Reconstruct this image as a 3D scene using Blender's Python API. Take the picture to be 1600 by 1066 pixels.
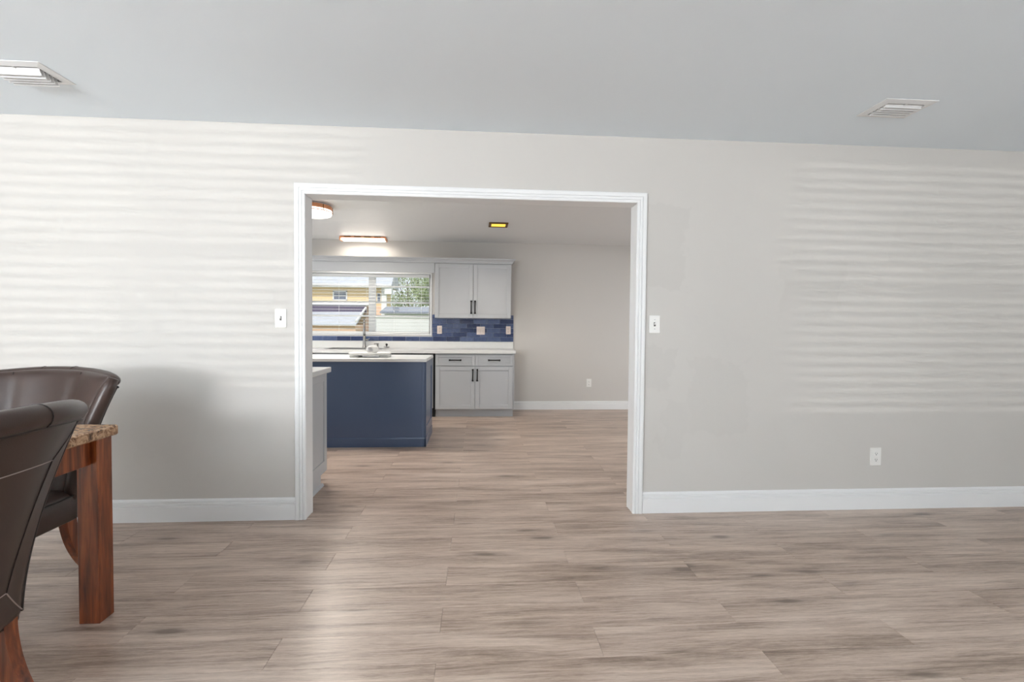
import bpy, math, random
from mathutils import Vector, Matrix
random.seed(7)
for o in list(bpy.data.objects): bpy.data.objects.remove(o)
scene = bpy.context.scene
C = scene.collection

# ------------------------------------------------------------------ camera, sky, lights, exposure
CAM_Z, YAW, PITCH, ROLL, F = 1.2121, -0.069436, -0.028508, -0.0089, 750.0
camd = bpy.data.cameras.new('camera'); cam = bpy.data.objects.new('camera', camd); C.objects.link(cam)
camd.sensor_fit = 'HORIZONTAL'; camd.sensor_width = 36.0; camd.lens = F / 1600 * 36; camd.clip_start = .05; camd.clip_end = 300
_R = (Matrix.Rotation(YAW, 3, 'Z') @ Matrix.Rotation(PITCH, 3, 'X') @ Matrix.Rotation(ROLL, 3, 'Y'))
_r, _f, _u = _R.col[0], _R.col[1], _R.col[2]
_m = Matrix(((_r.x, _u.x, -_f.x, 0), (_r.y, _u.y, -_f.y, 0), (_r.z, _u.z, -_f.z, CAM_Z), (0, 0, 0, 1)))
cam.matrix_world = _m
scene.camera = cam

world = bpy.data.worlds.new('sky'); scene.world = world; world.use_nodes = True
_bg = world.node_tree.nodes['Background']; _bg.inputs[0].default_value = (.86, .93, 1, 1); _bg.inputs[1].default_value = 1.05

def lamp(name, kind, loc, rot, energy, color=(1, 1, 1), **kw):
    d = bpy.data.lights.new(name, kind); d.energy = energy; d.color = color
    for k, v in kw.items(): setattr(d, k, v)
    o = bpy.data.objects.new(name, d); C.objects.link(o); o.location = loc; o.rotation_euler = rot
    return o
def aim(o, target):
    o.rotation_euler = (Vector(target) - o.location).to_track_quat('-Z', 'Y').to_euler()
R90 = math.pi / 2
sun = lamp('sun', 'SUN', (-6, -20, 18), (0, 0, 0), 2.2, (1, .96, .9), angle=.01); aim(sun, (0, 0, 2))
# daylight entering by the rear windows; the kitchen side lamps are added fill
COOL = (.912, .962, 1)
lamp('daylight_rear_left', 'AREA', (-2.75, -2.25, 1.5), (R90 + 1.0, 0, 0), 300, COOL, shape='RECTANGLE', size=1.8, size_y=1.2)
lamp('daylight_rear_right', 'AREA', (2.6, -2.25, 1.5), (R90 + 1.0, 0, 0), 88, COOL, shape='RECTANGLE', size=1.8, size_y=1.2)
lamp('kitchen_side_fill', 'AREA', (-3.85, 5.0, 1.35), (R90 + .2, 0, -R90), 34, COOL, shape='RECTANGLE', size=1.5, size_y=1.6)
lamp('kitchen_side_fill', 'AREA', (4.05, 5.0, 1.35), (R90 - .75, 0, R90), 44, COOL, shape='RECTANGLE', size=1.5, size_y=1.6)
# low glints of sun from across the street that pass the blind slats
g1 = lamp('sun_glint', 'AREA', (-4.43, -14, 1.14), (0, 0, 0), 440, (1, .985, .96), shape='RECTANGLE', size=1.0, size_y=.045); aim(g1, (-2.75, -2.4, 1.5))
g2 = lamp('sun_glint', 'AREA', (1.2, -14, 1.5), (0, 0, 0), 350, (1, .985, .96), shape='RECTANGLE', size=1.4, size_y=.045); aim(g2, (2.6, -2.4, 1.5))

vs = scene.view_settings
vs.view_transform = 'Standard'; vs.look = 'None'; vs.gamma = 1; vs.use_curve_mapping = False; vs.exposure = 0.1

# ------------------------------------------------------------------ helpers
def srgb(r, g, b):
    f = lambda c: (c / 255 / 12.92) if c / 255 <= .04045 else ((c / 255 + .055) / 1.055) ** 2.4
    return (f(r), f(g), f(b), 1)
class NT:
    def __init__(s, name):
        s.m = bpy.data.materials.new(name); s.m.use_nodes = True; s.t = s.m.node_tree; s.n = s.t.nodes
        s.bsdf = s.n['Principled BSDF']
    def L(s, a, b): s.t.links.new(a, b)
    def set(s, sock, v):
        if hasattr(v, 'is_output'): s.L(v, sock)
        else: sock.default_value = v
    def math(s, op, a, b=0.0, clamp=False):
        n = s.n.new('ShaderNodeMath'); n.operation = op; n.use_clamp = clamp
        s.set(n.inputs[0], a); s.set(n.inputs[1], b); return n.outputs[0]
    def mix(s, f, a, b, mode='MIX'):
        n = s.n.new('ShaderNodeMix'); n.data_type = 'RGBA'; n.blend_type = mode
        s.set(n.inputs[0], f); s.set(n.inputs[6], a); s.set(n.inputs[7], b); return n.outputs[2]
    def noise(s, vec, scale, detail=3, rough=.5, dist=0.0):
        n = s.n.new('ShaderNodeTexNoise'); s.set(n.inputs['Vector'], vec); n.inputs['Scale'].default_value = scale
        n.inputs['Detail'].default_value = detail; n.inputs['Roughness'].default_value = rough; n.inputs['Distortion'].default_value = dist
        return n.outputs['Fac']
    def voronoi(s, vec, scale, out='Distance'):
        n = s.n.new('ShaderNodeTexVoronoi'); s.set(n.inputs['Vector'], vec); n.inputs['Scale'].default_value = scale; return n.outputs[out]
    def ramp(s, f, stops):
        n = s.n.new('ShaderNodeValToRGB'); e = n.color_ramp.elements
        while len(e) < len(stops): e.new(.5)
        for i, (p, c) in enumerate(stops): e[i].position = p; e[i].color = c
        s.L(f, n.inputs[0]); return n.outputs[0]
    def pos(s): return s.n.new('ShaderNodeNewGeometry').outputs['Position']
    def obj(s): return s.n.new('ShaderNodeTexCoord').outputs['Object']
    def scale(s, v, xyz, add=None):
        n = s.n.new('ShaderNodeMapping'); s.L(v, n.inputs[0]); n.inputs['Scale'].default_value = xyz
        if add is not None: s.set(n.inputs['Location'], add)
        return n.outputs[0]
    def bump(s, h, strength=.1, dist=.01):
        n = s.n.new('ShaderNodeBump'); n.inputs['Strength'].default_value = strength; n.inputs['Distance'].default_value = dist
        s.L(h, n.inputs['Height']); s.L(n.outputs[0], s.bsdf.inputs['Normal'])
    def base(s, c): s.set(s.bsdf.inputs['Base Color'], c)
    def rough(s, v): s.set(s.bsdf.inputs['Roughness'], v)
def simple(name, col, rough=.5, metal=0, var=.04, vs_=6, bump=0, bs=200, emit=None, es=0, coat=0, spec=.5):
    t = NT(name); p = t.obj()
    dark = tuple(c * (1 - var) for c in col[:3]) + (1,); lite = tuple(min(1, c * (1 + var)) for c in col[:3]) + (1,)
    t.base(t.mix(t.noise(p, vs_, 2), dark, lite)); t.rough(rough)
    t.bsdf.inputs['Metallic'].default_value = metal; t.bsdf.inputs['Coat Weight'].default_value = coat
    t.bsdf.inputs['Specular IOR Level'].default_value = spec
    if bump: t.bump(t.noise(p, bs, 2), bump, .002)
    if emit: t.bsdf.inputs['Emission Color'].default_value = emit; t.bsdf.inputs['Emission Strength'].default_value = es
    return t.m

ORG = {}
class MB:
    def __init__(s): s.v = []; s.f = []
    def add(s, vs, fs):
        k = len(s.v); s.v += [tuple(p) for p in vs]; s.f += [tuple(i + k for i in f) for f in fs]; return s
    def box(s, x0, x1, y0, y1, z0, z1, b=0.0):
        if x0 > x1: x0, x1 = x1, x0
        if y0 > y1: y0, y1 = y1, y0
        if z0 > z1: z0, z1 = z1, z0
        if b <= 0:
            return s.add([(x, y, z) for x in (x0, x1) for y in (y0, y1) for z in (z0, z1)],
                         [(0, 1, 3, 2), (4, 6, 7, 5), (0, 4, 5, 1), (2, 3, 7, 6), (0, 2, 6, 4), (1, 5, 7, 3)])
        b = min(b, (x1 - x0) * .49, (y1 - y0) * .49, (z1 - z0) * .49)
        lo = (x0, y0, z0); hi = (x1, y1, z1); idx = {}; vs = []
        for sx in (0, 1):
            for sy in (0, 1):
                for sz in (0, 1):
                    sg = (sx, sy, sz)
                    for a in range(3):
                        p = [0, 0, 0]
                        for k in range(3):
                            e = hi[k] if sg[k] else lo[k]
                            p[k] = e if k == a else (e - b if sg[k] else e + b)
                        idx[(sg, a)] = len(vs); vs.append(p)
        fs = []
        for a in range(3):
            o1, o2 = [k for k in range(3) if k != a]
            for sa in (0, 1):
                q = []
                for (i, j) in ((0, 0), (1, 0), (1, 1), (0, 1)):
                    sg = [0, 0, 0]; sg[a] = sa; sg[o1] = i; sg[o2] = j; q.append(idx[(tuple(sg), a)])
                fs.append(q)
        for a in range(3):
            o1, o2 = [k for k in range(3) if k != a]
            for i in (0, 1):
                for j in (0, 1):
                    A = [0, 0, 0]; A[o1] = i; A[o2] = j; B = list(A); B[a] = 1
                    A = tuple(A); B = tuple(B)
                    fs.append([idx[(A, o1)], idx[(B, o1)], idx[(B, o2)], idx[(A, o2)]])
        for sx in (0, 1):
            for sy in (0, 1):
                for sz in (0, 1): fs.append([idx[((sx, sy, sz), a)] for a in range(3)])
        return s.add(vs, fs)
    def tube(s, pts, r, n=8, ry=None):
        pts = [Vector(p) for p in pts]; rs = r if isinstance(r, (list, tuple)) else [r] * len(pts)
        vs = []; fs = []; prev = None
        for i, p in enumerate(pts):
            d = (pts[min(i + 1, len(pts) - 1)] - pts[max(i - 1, 0)]).normalized()
            if prev is None:
                prev = d.orthogonal().normalized() if abs(d.z) > .9 else Vector((0, 0, 1)).cross(d).normalized()
            a = (prev - d * prev.dot(d)).normalized(); b = d.cross(a); prev = a
            for k in range(n):
                t = 2 * math.pi * k / n; vs.append(p + a * math.cos(t) * rs[i] + b * math.sin(t) * (rs[i] if ry is None else ry * rs[i]))
        for i in range(len(pts) - 1):
            for k in range(n): fs.append((i * n + k, i * n + (k + 1) % n, (i + 1) * n + (k + 1) % n, (i + 1) * n + k))
        fs.append(tuple(range(n))[::-1]); fs.append(tuple(range((len(pts) - 1) * n, len(pts) * n)))
        return s.add(vs, fs)
    def lathe(s, prof, c=(0, 0, 0), n=24):
        vs = []; fs = []
        for r, z in prof:
            for k in range(n):
                t = 2 * math.pi * k / n; vs.append((c[0] + r * math.cos(t), c[1] + r * math.sin(t), c[2] + z))
        for i in range(len(prof) - 1):
            for k in range(n): fs.append((i * n + k, i * n + (k + 1) % n, (i + 1) * n + (k + 1) % n, (i + 1) * n + k))
        fs.append(tuple(range(n))[::-1]); fs.append(tuple(range((len(prof) - 1) * n, len(prof) * n)))
        return s.add(vs, fs)
    def loft(s, rings, cap=True):
        n = len(rings[0]); vs = [p for r in rings for p in r]; fs = []
        for i in range(len(rings) - 1):
            for k in range(n): fs.append((i * n + k, i * n + (k + 1) % n, (i + 1) * n + (k + 1) % n, (i + 1) * n + k))
        if cap: fs.append(tuple(range(n))[::-1]); fs.append(tuple(range((len(rings) - 1) * n, len(rings) * n)))
        return s.add(vs, fs)
    def extrude_x(s, prof, x0, x1):               # prof: (y, z)
        return s.loft([[(x, y, z) for y, z in prof] for x in (x0, x1)])
    def mesh(s, name, off=(0, 0, 0)):
        me = bpy.data.meshes.new(name)
        me.from_pydata([(a - off[0], b - off[1], c - off[2]) for a, b, c in s.v], [], s.f)
        import bmesh
        bm = bmesh.new(); bm.from_mesh(me); bmesh.ops.recalc_face_normals(bm, faces=bm.faces); bm.to_mesh(me); bm.free()
        return me
    def build(s, name, mat, parent=None, smooth=False, sub=0):
        if parent is not None: off = ORG[parent]
        else:
            xs, ys, zs = zip(*s.v); off = ((min(xs) + max(xs)) / 2, (min(ys) + max(ys)) / 2, min(zs))
        me = s.mesh(name, off); me.materials.append(mat)
        if smooth:
            for pl in me.polygons: pl.use_smooth = True
        o = bpy.data.objects.new(name, me); C.objects.link(o)
        if parent is not None: o.parent = parent
        else: o.location = off
        ORG[o] = off
        if sub: md = o.modifiers.new('sub', 'SUBSURF'); md.levels = md.render_levels = sub
        return o
def tag(o, label, cat, group=None):
    o['label'] = label; o['category'] = cat
    if group: o['group'] = group
    return o
def thing(name, label, cat, loc, group=None, org=None):
    o = bpy.data.objects.new(name, None); C.objects.link(o); o.location = loc; o.empty_display_size = .1
    ORG[o] = tuple(loc) if org is None else org
    return tag(o, label, cat, group)
def struct(o, label=None):
    o['kind'] = 'structure'
    if label: o['label'] = label
    return o
def copy_tree(o, parent=None):
    c = o.copy(); C.objects.link(c); c.parent = parent; ORG[c] = ORG[o]
    for ch in list(o.children): copy_tree(ch, c)
    return c

# ------------------------------------------------------------------ materials
WALLC = srgb(205, 201, 196)
def wall_mat(name, col, patches=()):
    t = NT(name); p = t.pos()
    c = t.mix(t.noise(p, .9, 2), tuple(a * .97 for a in col[:3]) + (1,), tuple(min(1, a * 1.03) for a in col[:3]) + (1,))
    if patches:
        sx = t.n.new('ShaderNodeSeparateXYZ'); t.L(p, sx.inputs[0]); X, Z = sx.outputs[0], sx.outputs[2]
        n1 = t.math('MULTIPLY', t.math('SUBTRACT', t.noise(p, 5, 3, .6), .5), .34)
        n2 = t.math('MULTIPLY', t.math('SUBTRACT', t.noise(t.scale(p, (1, 1, 1), (7, 3, 1)), 4, 3, .6), .5), .4)
        for cx, cz, hx, hz, amt in patches:
            dx = t.math('SUBTRACT', t.math('ABSOLUTE', t.math('SUBTRACT', t.math('ADD', X, n1), cx)), hx)
            dz = t.math('SUBTRACT', t.math('ABSOLUTE', t.math('SUBTRACT', t.math('ADD', Z, n2), cz)), hz)
            m_ = t.math('MULTIPLY', t.math('MAXIMUM', dx, dz), -60, True)
            c = t.mix(t.math('MULTIPLY', m_, amt), c, tuple(a * .8 for a in col[:3]) + (1,))
    t.base(c); t.rough(.62); t.bsdf.inputs['Specular IOR Level'].default_value = .35
    t.bump(t.noise(p, 140, 3, .6), .12, .002)
    return t.m
M = {}
M['wall'] = wall_mat('wall_paint', WALLC)
M['wall_patched'] = wall_mat('wall_paint_touched_up', WALLC, [(1.2, 1.72, .16, .3, .2), (2.2, 1.52, .24, .16, .16), (1.15, .97, .13, .13, .17),
    (1.57, .78, .2, .24, .13), (1.28, .55, .1, .2, .12), (3.0, 1.85, .25, .14, .12), (-1.9, .55, .2, .16, .06)])
M['ceiling'] = wall_mat('ceiling_paint', srgb(237, 245, 251))
t = NT('kitchen_ceiling_paint'); p = t.pos(); t.base(srgb(222, 222, 222)); t.rough(.33); t.bump(t.noise(p, 7, 2), .12, .02); M['kceiling'] = t.m
M['trim'] = simple('trim_white', srgb(236, 236, 236), .35, var=.012)
M['cab'] = simple('cabinet_white', srgb(182, 184, 187), .4, var=.012)
M['quartz'] = simple('quartz_white', srgb(224, 224, 222), .22, var=.04, vs_=14)
M['blue'] = simple('island_navy', srgb(74, 90, 118), .24, var=.05, vs_=3)
M['black'] = simple('matte_black_metal', srgb(16, 16, 17), .5, 0)
M['gapblack'] = simple('black_plastic', srgb(16, 16, 18), .6)
M['steel'] = simple('brushed_steel', srgb(170, 170, 172), .3, .9)
M['faucet'] = simple('brushed_nickel', srgb(150, 148, 146), .28, 1.0)
M['plate'] = simple('plate_white', srgb(238, 236, 232), .35, var=.01)
M['almond'] = simple('plate_almond', srgb(232, 216, 206), .35, var=.01)
M['slot'] = simple('slot_dark', srgb(60, 56, 54), .6)
M['vent'] = simple('vent_white', srgb(232, 232, 232), .4, var=.01)
M['duct'] = simple('duct_dark', srgb(40, 40, 40), .8)
M['grout'] = simple('grout_pale', srgb(196, 202, 214), .8)
M['blind'] = simple('blind_white', srgb(240, 240, 238), .45, var=.01)
M['copper'] = simple('copper_band', srgb(214, 150, 110), .35, .6)
M['bronze'] = simple('bronze_dark', srgb(120, 84, 44), .4, .7)
M['lamp_white'] = simple('lamp_diffuser', srgb(250, 248, 240), .4, emit=(1, .95, .86, 1), es=3)
M['lamp_yellow'] = simple('lamp_yellow', srgb(245, 210, 60), .4, emit=(1, .72, .1, 1), es=.9)
# tile: glazed blue, different on every tile
t = NT('glazed_blue_tile'); oi = t.n.new('ShaderNodeObjectInfo'); p = t.pos()
f = t.math('ADD', t.math('MULTIPLY', oi.outputs['Random'], .7), t.math('MULTIPLY', t.noise(p, 25, 3, .6), .45))
t.base(t.ramp(f, [(.1, srgb(34, 44, 78)), (.5, srgb(54, 68, 106)), (.85, srgb(90, 104, 138))])); t.rough(.14); t.bump(t.noise(p, 30, 2), .25, .01); M['tile'] = t.m
# floor planks
t = NT('oak_vinyl_plank'); p = t.pos(); oi = t.n.new('ShaderNodeObjectInfo'); rnd = oi.outputs['Random']
cv = t.n.new('ShaderNodeCombineXYZ'); t.L(t.math('MULTIPLY', rnd, 37.0), cv.inputs[0]); t.L(t.math('MULTIPLY', rnd, 91.0), cv.inputs[1])
gv = t.scale(p, (1, 1, 1), cv.outputs[0])
wob = t.math('MULTIPLY', t.math('SUBTRACT', t.noise(t.scale(gv, (2.2, 5, 1)), 1.3, 2, .5), .5), .03)
cw_ = t.n.new('ShaderNodeCombineXYZ'); t.L(wob, cw_.inputs[1])
av = t.n.new('ShaderNodeVectorMath'); av.operation = 'ADD'; t.L(gv, av.inputs[0]); t.L(cw_.outputs[0], av.inputs[1]); wv = av.outputs[0]
broad = t.noise(t.scale(wv, (.8, 7, 1)), 1.5, 4, .55, .4)
streak = t.noise(t.scale(wv, (1.3, 30, 1)), 2.2, 6, .7, .3)
fine = t.noise(t.scale(wv, (9, 150, 1)), 2.0, 4, .8)
f = t.math('ADD', t.math('ADD', t.math('MULTIPLY', broad, .55), t.math('MULTIPLY', streak, .55)), t.math('MULTIPLY', fine, .46))
f = t.math('ADD', f, t.math('MULTIPLY', t.math('SUBTRACT', rnd, .5), .05))
col = t.ramp(f, [(.57, srgb(106, 88, 75)), (.68, srgb(150, 130, 115)), (.79, srgb(184, 163, 148)), (.93, srgb(210, 191, 176))])
kd = t.voronoi(t.scale(wv, (1.15, 4.2, .01)), 1.25)
kn = t.math('ADD', kd, t.math('MULTIPLY', t.math('SUBTRACT', streak, .5), .16))
knot = t.ramp(kn, [(.0, (1, 1, 1, 1)), (.06, (.9, .9, .9, 1)), (.11, (.25, .25, .25, 1)), (.26, (0, 0, 0, 1))])
col = t.mix(t.math('MULTIPLY', knot, .75), col, srgb(84, 70, 59))
t.base(col); t.rough(t.math('ADD', t.math('MULTIPLY', fine, .14), .27)); t.bsdf.inputs['Specular IOR Level'].default_value = .6; t.bump(fine, .06, .002); M['plank'] = t.m
# leather, mahogany, granite
t = NT('brown_leather'); p = t.obj(); t.base(t.mix(t.noise(p, 7, 4), srgb(47, 34, 30), srgb(71, 53, 46))); t.rough(.34)
t.bump(t.math('ADD', t.voronoi(p, 420), t.math('MULTIPLY', t.noise(p, 30, 3), 1.2)), .10, .002); M['leather'] = t.m
M['welt'] = simple('leather_welt', srgb(34, 25, 24), .4)
M['thread'] = simple('pale_thread', srgb(170, 155, 150), .7)
t = NT('mahogany'); p = t.obj(); g = t.noise(t.scale(p, (22, 22, 1.6)), 2, 4, .6, .4)
t.base(t.ramp(g, [(.3, srgb(70, 30, 12)), (.5, srgb(122, 58, 25)), (.72, srgb(166, 90, 44))])); t.rough(.3); t.bsdf.inputs['Coat Weight'].default_value = .3; M['wood'] = t.m
t = NT('brown_granite'); p = t.obj(); v1 = t.noise(p, 26, 5, .7, 1.0); v2 = t.voronoi(p, 60)
c = t.ramp(v1, [(.32, srgb(58, 44, 38)), (.45, srgb(140, 104, 76)), (.55, srgb(196, 160, 126)), (.7, srgb(150, 124, 104))])
c = t.mix(t.ramp(v2, [(.08, (1, 1, 1, 1)), (.22, (0, 0, 0, 1))]), c, srgb(64, 54, 52)); t.base(c); t.rough(.25); M['granite'] = t.m
# glass: clear with a little mirror
t = NT('window_glass'); n = t.n; tr = n.new('ShaderNodeBsdfTransparent'); gl = n.new('ShaderNodeBsdfGlossy'); gl.inputs['Roughness'].default_value = .02
mx = n.new('ShaderNodeMixShader'); mx.inputs[0].default_value = .05
t.L(tr.outputs[0], mx.inputs[1]); t.L(gl.outputs[0], mx.inputs[2]); t.L(mx.outputs[0], n['Material Output'].inputs['Surface']); M['glass'] = t.m
# outdoors
M['siding'] = simple('yellow_siding', srgb(238, 212, 168), .8, var=.05)
M['peach'] = simple('peach_stucco', srgb(238, 200, 172), .8, var=.05)
M['shingle'] = simple('pale_shingle', srgb(196, 200, 208), .85, var=.14, vs_=3)
M['darkband'] = simple('dark_purple_grey', srgb(92, 84, 108), .7, var=.15, vs_=2)
M['outwhite'] = simple('outdoor_white', srgb(240, 240, 240), .6, var=.03)
M['outglass'] = simple('far_window_glass', srgb(110, 118, 134), .15)
M['stucco'] = simple('white_stucco', srgb(222, 222, 222), .85, var=.12, vs_=1.5)
M['grass'] = simple('lawn', srgb(120, 136, 84), .9, var=.2, vs_=.6)
M['bark'] = simple('bark', srgb(96, 82, 70), .9, var=.2)
t = NT('foliage'); p = t.pos(); t.base(t.ramp(t.noise(p, 1.6, 4, .7), [(.3, srgb(112, 126, 96)), (.55, srgb(164, 180, 130)), (.75, srgb(212, 220, 176))])); t.rough(.6); M['leaf'] = t.m

# ------------------------------------------------------------------ setting
D, DB, D2, H = 3.059, 3.157, 7.025, 2.44          # opening wall front / back, kitchen far wall, ceiling
XL, XR, YR, KXL, KXR = -4.2, 4.6, -2.4, -4.0, 4.2
OL, OR, OT = -1.067, 1.011, 2.018                  # cased opening
m = MB().box(XL - .12, XR + .12, YR - .12, D2 + .15, -.12, -.0095)
floor = struct(m.build('floor', M['plank']), 'greyish brown oak plank floor through both rooms')
W0, PW, PL = 1.708, .1745, 1.22
def plank_mesh(x0, x1, y0, y1):
    b = .0011; g = .0003
    mb = MB(); x0 += g; x1 -= g; y0 += g; y1 -= g
    mb.loft([[(x0, y0, -.0093), (x1, y0, -.0093), (x1, y1, -.0093), (x0, y1, -.0093)],
             [(x0, y0, -b), (x1, y0, -b), (x1, y1, -b), (x0, y1, -b)],
             [(x0 + b, y0 + b, 0), (x1 - b, y0 + b, 0), (x1 - b, y1 - b, 0), (x0 + b, y1 - b, 0)]])
    return mb
full = None
for k in range(-6, 31):
    y0 = W0 + PW * k; y1 = min(y0 + PW, D2)
    if y1 - y0 < .02: continue
    xa, xb = (-3.7, 4.3) if y0 < DB else (-2.75, 3.35)
    x = (-.145 if k % 2 else -.75) - 4 * PL
    while x < xb:
        a, b_ = max(x, xa), min(x + PL, xb)
        if b_ - a > .05:
            cx, cy = (a + b_) / 2, (y0 + y1) / 2
            if b_ - a > PL - 1e-4 and y1 - y0 > PW - 1e-4:
                if full is None:
                    full = plank_mesh(-PL / 2, PL / 2, -PW / 2, PW / 2).mesh('floor_plank'); full.materials.append(M['plank'])
                me = full
            else:
                me = plank_mesh(a - cx, b_ - cx, y0 - cy, y1 - cy).mesh('floor_plank'); me.materials.append(M['plank'])
            o = bpy.data.objects.new('floor_plank', me); C.objects.link(o); o.parent = floor
            off = ORG[floor]; o.location = (cx - off[0], cy - off[1], -off[2])
        x += PL
struct(MB().box(XL - .12, XR + .12, YR - .12, DB, H, H + .12).build('ceiling', M['ceiling']), 'smooth white living room ceiling')
struct(MB().box(KXL - .12, KXR + .12, DB, D2 + .15, H, H + .12).build('ceiling', M['kceiling']), 'glossy white kitchen ceiling')
m = MB().box(XL, OL - .02, D, DB, 0, H).box(OR + .02, XR, D, DB, 0, H).box(OL - .02, OR + .02, D, DB, OT + .02, H)
struct(m.build('wall_front', M['wall_patched']), 'greige wall with wide cased opening and touched up paint patches')
# kitchen far wall with window hole
WX0, WX1, WZ0, WZ1 = -2.52, -.70, 1.105, 1.965
m = MB().box(KXL, WX0, D2, D2 + .15, 0, H).box(WX1, KXR, D2, D2 + .15, 0, H).box(WX0, WX1, D2, D2 + .15, 0, WZ0).box(WX0, WX1, D2, D2 + .15, WZ1, H)
struct(m.build('wall_back', M['wall']), 'greige kitchen wall behind the cabinets')
def wall_x(name, x0, x1, ya, yb, hole=None):
    mb = MB()
    if hole:
        a, b, c, d = hole
        mb.box(x0, x1, ya, a, 0, H).box(x0, x1, b, yb, 0, H).box(x0, x1, a, b, 0, c).box(x0, x1, a, b, d, H)
    else: mb.box(x0, x1, ya, yb, 0, H)
    return struct(mb.build(name, M['wall']))
wall_x('wall_left', XL - .12, XL, YR - .12, DB); wall_x('wall_right', XR, XR + .12, YR - .12, DB)
wall_x('wall_kitchen_left', KXL - .12, KXL, DB, D2 + .15, (4.2, 5.8, .45, 2.15)); wall_x('wall_kitchen_right', KXR, KXR + .12, DB, D2 + .15, (4.2, 5.8, .45, 2.15))
RW = [(-3.65, -1.85), (1.7, 3.5)]
m = MB().box(XL, RW[0][0], YR - .12, YR, 0, H).box(RW[0][1], RW[1][0], YR - .12, YR, 0, H).box(RW[1][1], XR, YR - .12, YR, 0, H)
for a, b in RW: m.box(a, b, YR - .12, YR, 0, .9).box(a, b, YR - .12, YR, 2.1, H)
struct(m.build('wall_rear', M['wall']))
# baseboards
BP = lambda y, s: [(y - d * s, z) for d, z in ((0, 0), (.016, 0), (.016, .090), (.015, .093), (.0085, .0955), (.0085, .0985), (.014, .101), (.0145, .110), (.0135, .1125), (.0075, .115), (.0075, .118), (.012, .121), (.0105, .130), (.006, .137), (0, .138))]
struct(MB().extrude_x(BP(D, 1), XL, OL - .0655).build('baseboard_left', M['trim']))
struct(MB().extrude_x(BP(D, 1), OR + .067, XR).build('baseboard_right', M['trim']))
struct(MB().extrude_x([(a, b * .9) for a, b in BP(D2, 1)], .485, KXR).build('baseboard_back', M['trim']))
# casing (mitred, fluted) and jamb lining
prof = [(0, 0), (0, .012), (.004, .017), (.016, .018), (.019, .013), (.022, .018), (.034, .0195), (.037, .014), (.040, .0195), (.054, .021), (.0625, .020), (.0655, .016), (.0655, 0)]
for side_y, sg in ((D, -1), (DB, 1)):
    rings = []
    for (px, pz), (dx, dz) in (((OL, 0), (-1, 0)), ((OL, OT), (-1, 1)), ((OR, OT), (1, 1)), ((OR, 0), (1, 0))):
        rings.append([(px + dx * o_, side_y + sg * d_, pz + dz * o_) for o_, d_ in prof])
    struct(MB().loft(rings).build('trim_1' if sg < 0 else 'trim_3', M['trim']), 'white fluted casing around the wide opening')
m = MB().box(OL - .02, OL, D - .004, DB + .004, 0, OT, .003).box(OR, OR + .02, D - .004, DB + .004, 0, OT, .003).box(OL - .02, OR + .02, D - .004, DB + .004, OT, OT + .02, .003)
struct(m.build('trim_2', M['trim']), 'white jamb lining of the wide opening')
# windows
def window(name, x0, x1, z0, z1, y, bays, rails, label):
    fr = MB(); w = .03
    fr.box(x0, x1, y, y + .05, z0, z0 + w, .004).box(x0, x1, y, y + .05, z1 - w, z1, .004).box(x0, x0 + w, y, y + .05, z0, z1, .004).box(x1 - w, x1, y, y + .05, z0, z1, .004)
    o = struct(fr.build(name, M['trim']), label)
    xs = [x0 + w] + bays + [x1 - w]
    for b in bays: MB().box(b - .05, b + .05, y + .002, y + .048, z0 + w, z1 - w, .004).build('mullion', M['trim'], o)
    zs = [z0 + w] + rails + [z1 - w]
    for i in range(len(xs) - 1):
        a = xs[i] + (.05 if i else 0); b = xs[i + 1] - (.05 if i < len(xs) - 2 else 0)
        for r in rails: MB().box(a, b, y + .008, y + .042, r - .013, r + .013, .003).build('sash_rail', M['trim'], o)
        for j in range(len(zs) - 1):
            MB().box(a, b, y + .022, y + .026, zs[j] + (.013 if j else 0), zs[j + 1] - (.013 if j < len(zs) - 2 else 0)).build('pane', M['glass'], o)
    return o
window('window_1', WX0, WX1, WZ0, WZ1, D2 + .09, [-1.55], [1.36, 1.56, 1.79], 'white framed kitchen window of awning panes over the sink')
sill = MB().box(WX0, WX1, D2 - .012, D2 + .09, WZ0 - .02, WZ0 + .002, .004)
sill.box(WX1, WX1 + .022, D2 - .012, D2 + .09, WZ0 - .02, WZ1 + .02, .003).box(WX0 - .022, WX0, D2 - .012, D2 + .09, WZ0 - .02, WZ1 + .02, .003).box(WX0, WX1, D2 - .012, D2 + .09, WZ1 - .002, WZ1 + .02, .003)
struct(sill.build('trim_4', M['trim']), 'white sill and reveal around the kitchen window')
for i, (a, b) in enumerate(RW): window('window_%d' % (i + 2), a, b, .9, 2.1, YR - .09, [(a + b) / 2], [1.5], 'living room window with blinds')
# unseen kitchen side windows, added to give the fill lamps a source
for nm, xf in (('window_4', KXL - .09), ('window_5', KXR + .04)):
    fr = MB().box(xf, xf + .05, 4.2, 5.8, .45, .5, .004).box(xf, xf + .05, 4.2, 5.8, 2.1, 2.15, .004)
    for yy in (4.2, 4.975, 5.75): fr.box(xf, xf + .05, yy, yy + .05, .45, 2.15, .004)
    wk = struct(fr.build(nm, M['trim']), 'unseen white framed kitchen side window, added for the fill light')
    for a, b in ((4.25, 4.975), (5.025, 5.75)): MB().box(xf + .023, xf + .027, a, b, .5, 2.1).build('pane', M['glass'], wk)

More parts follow.
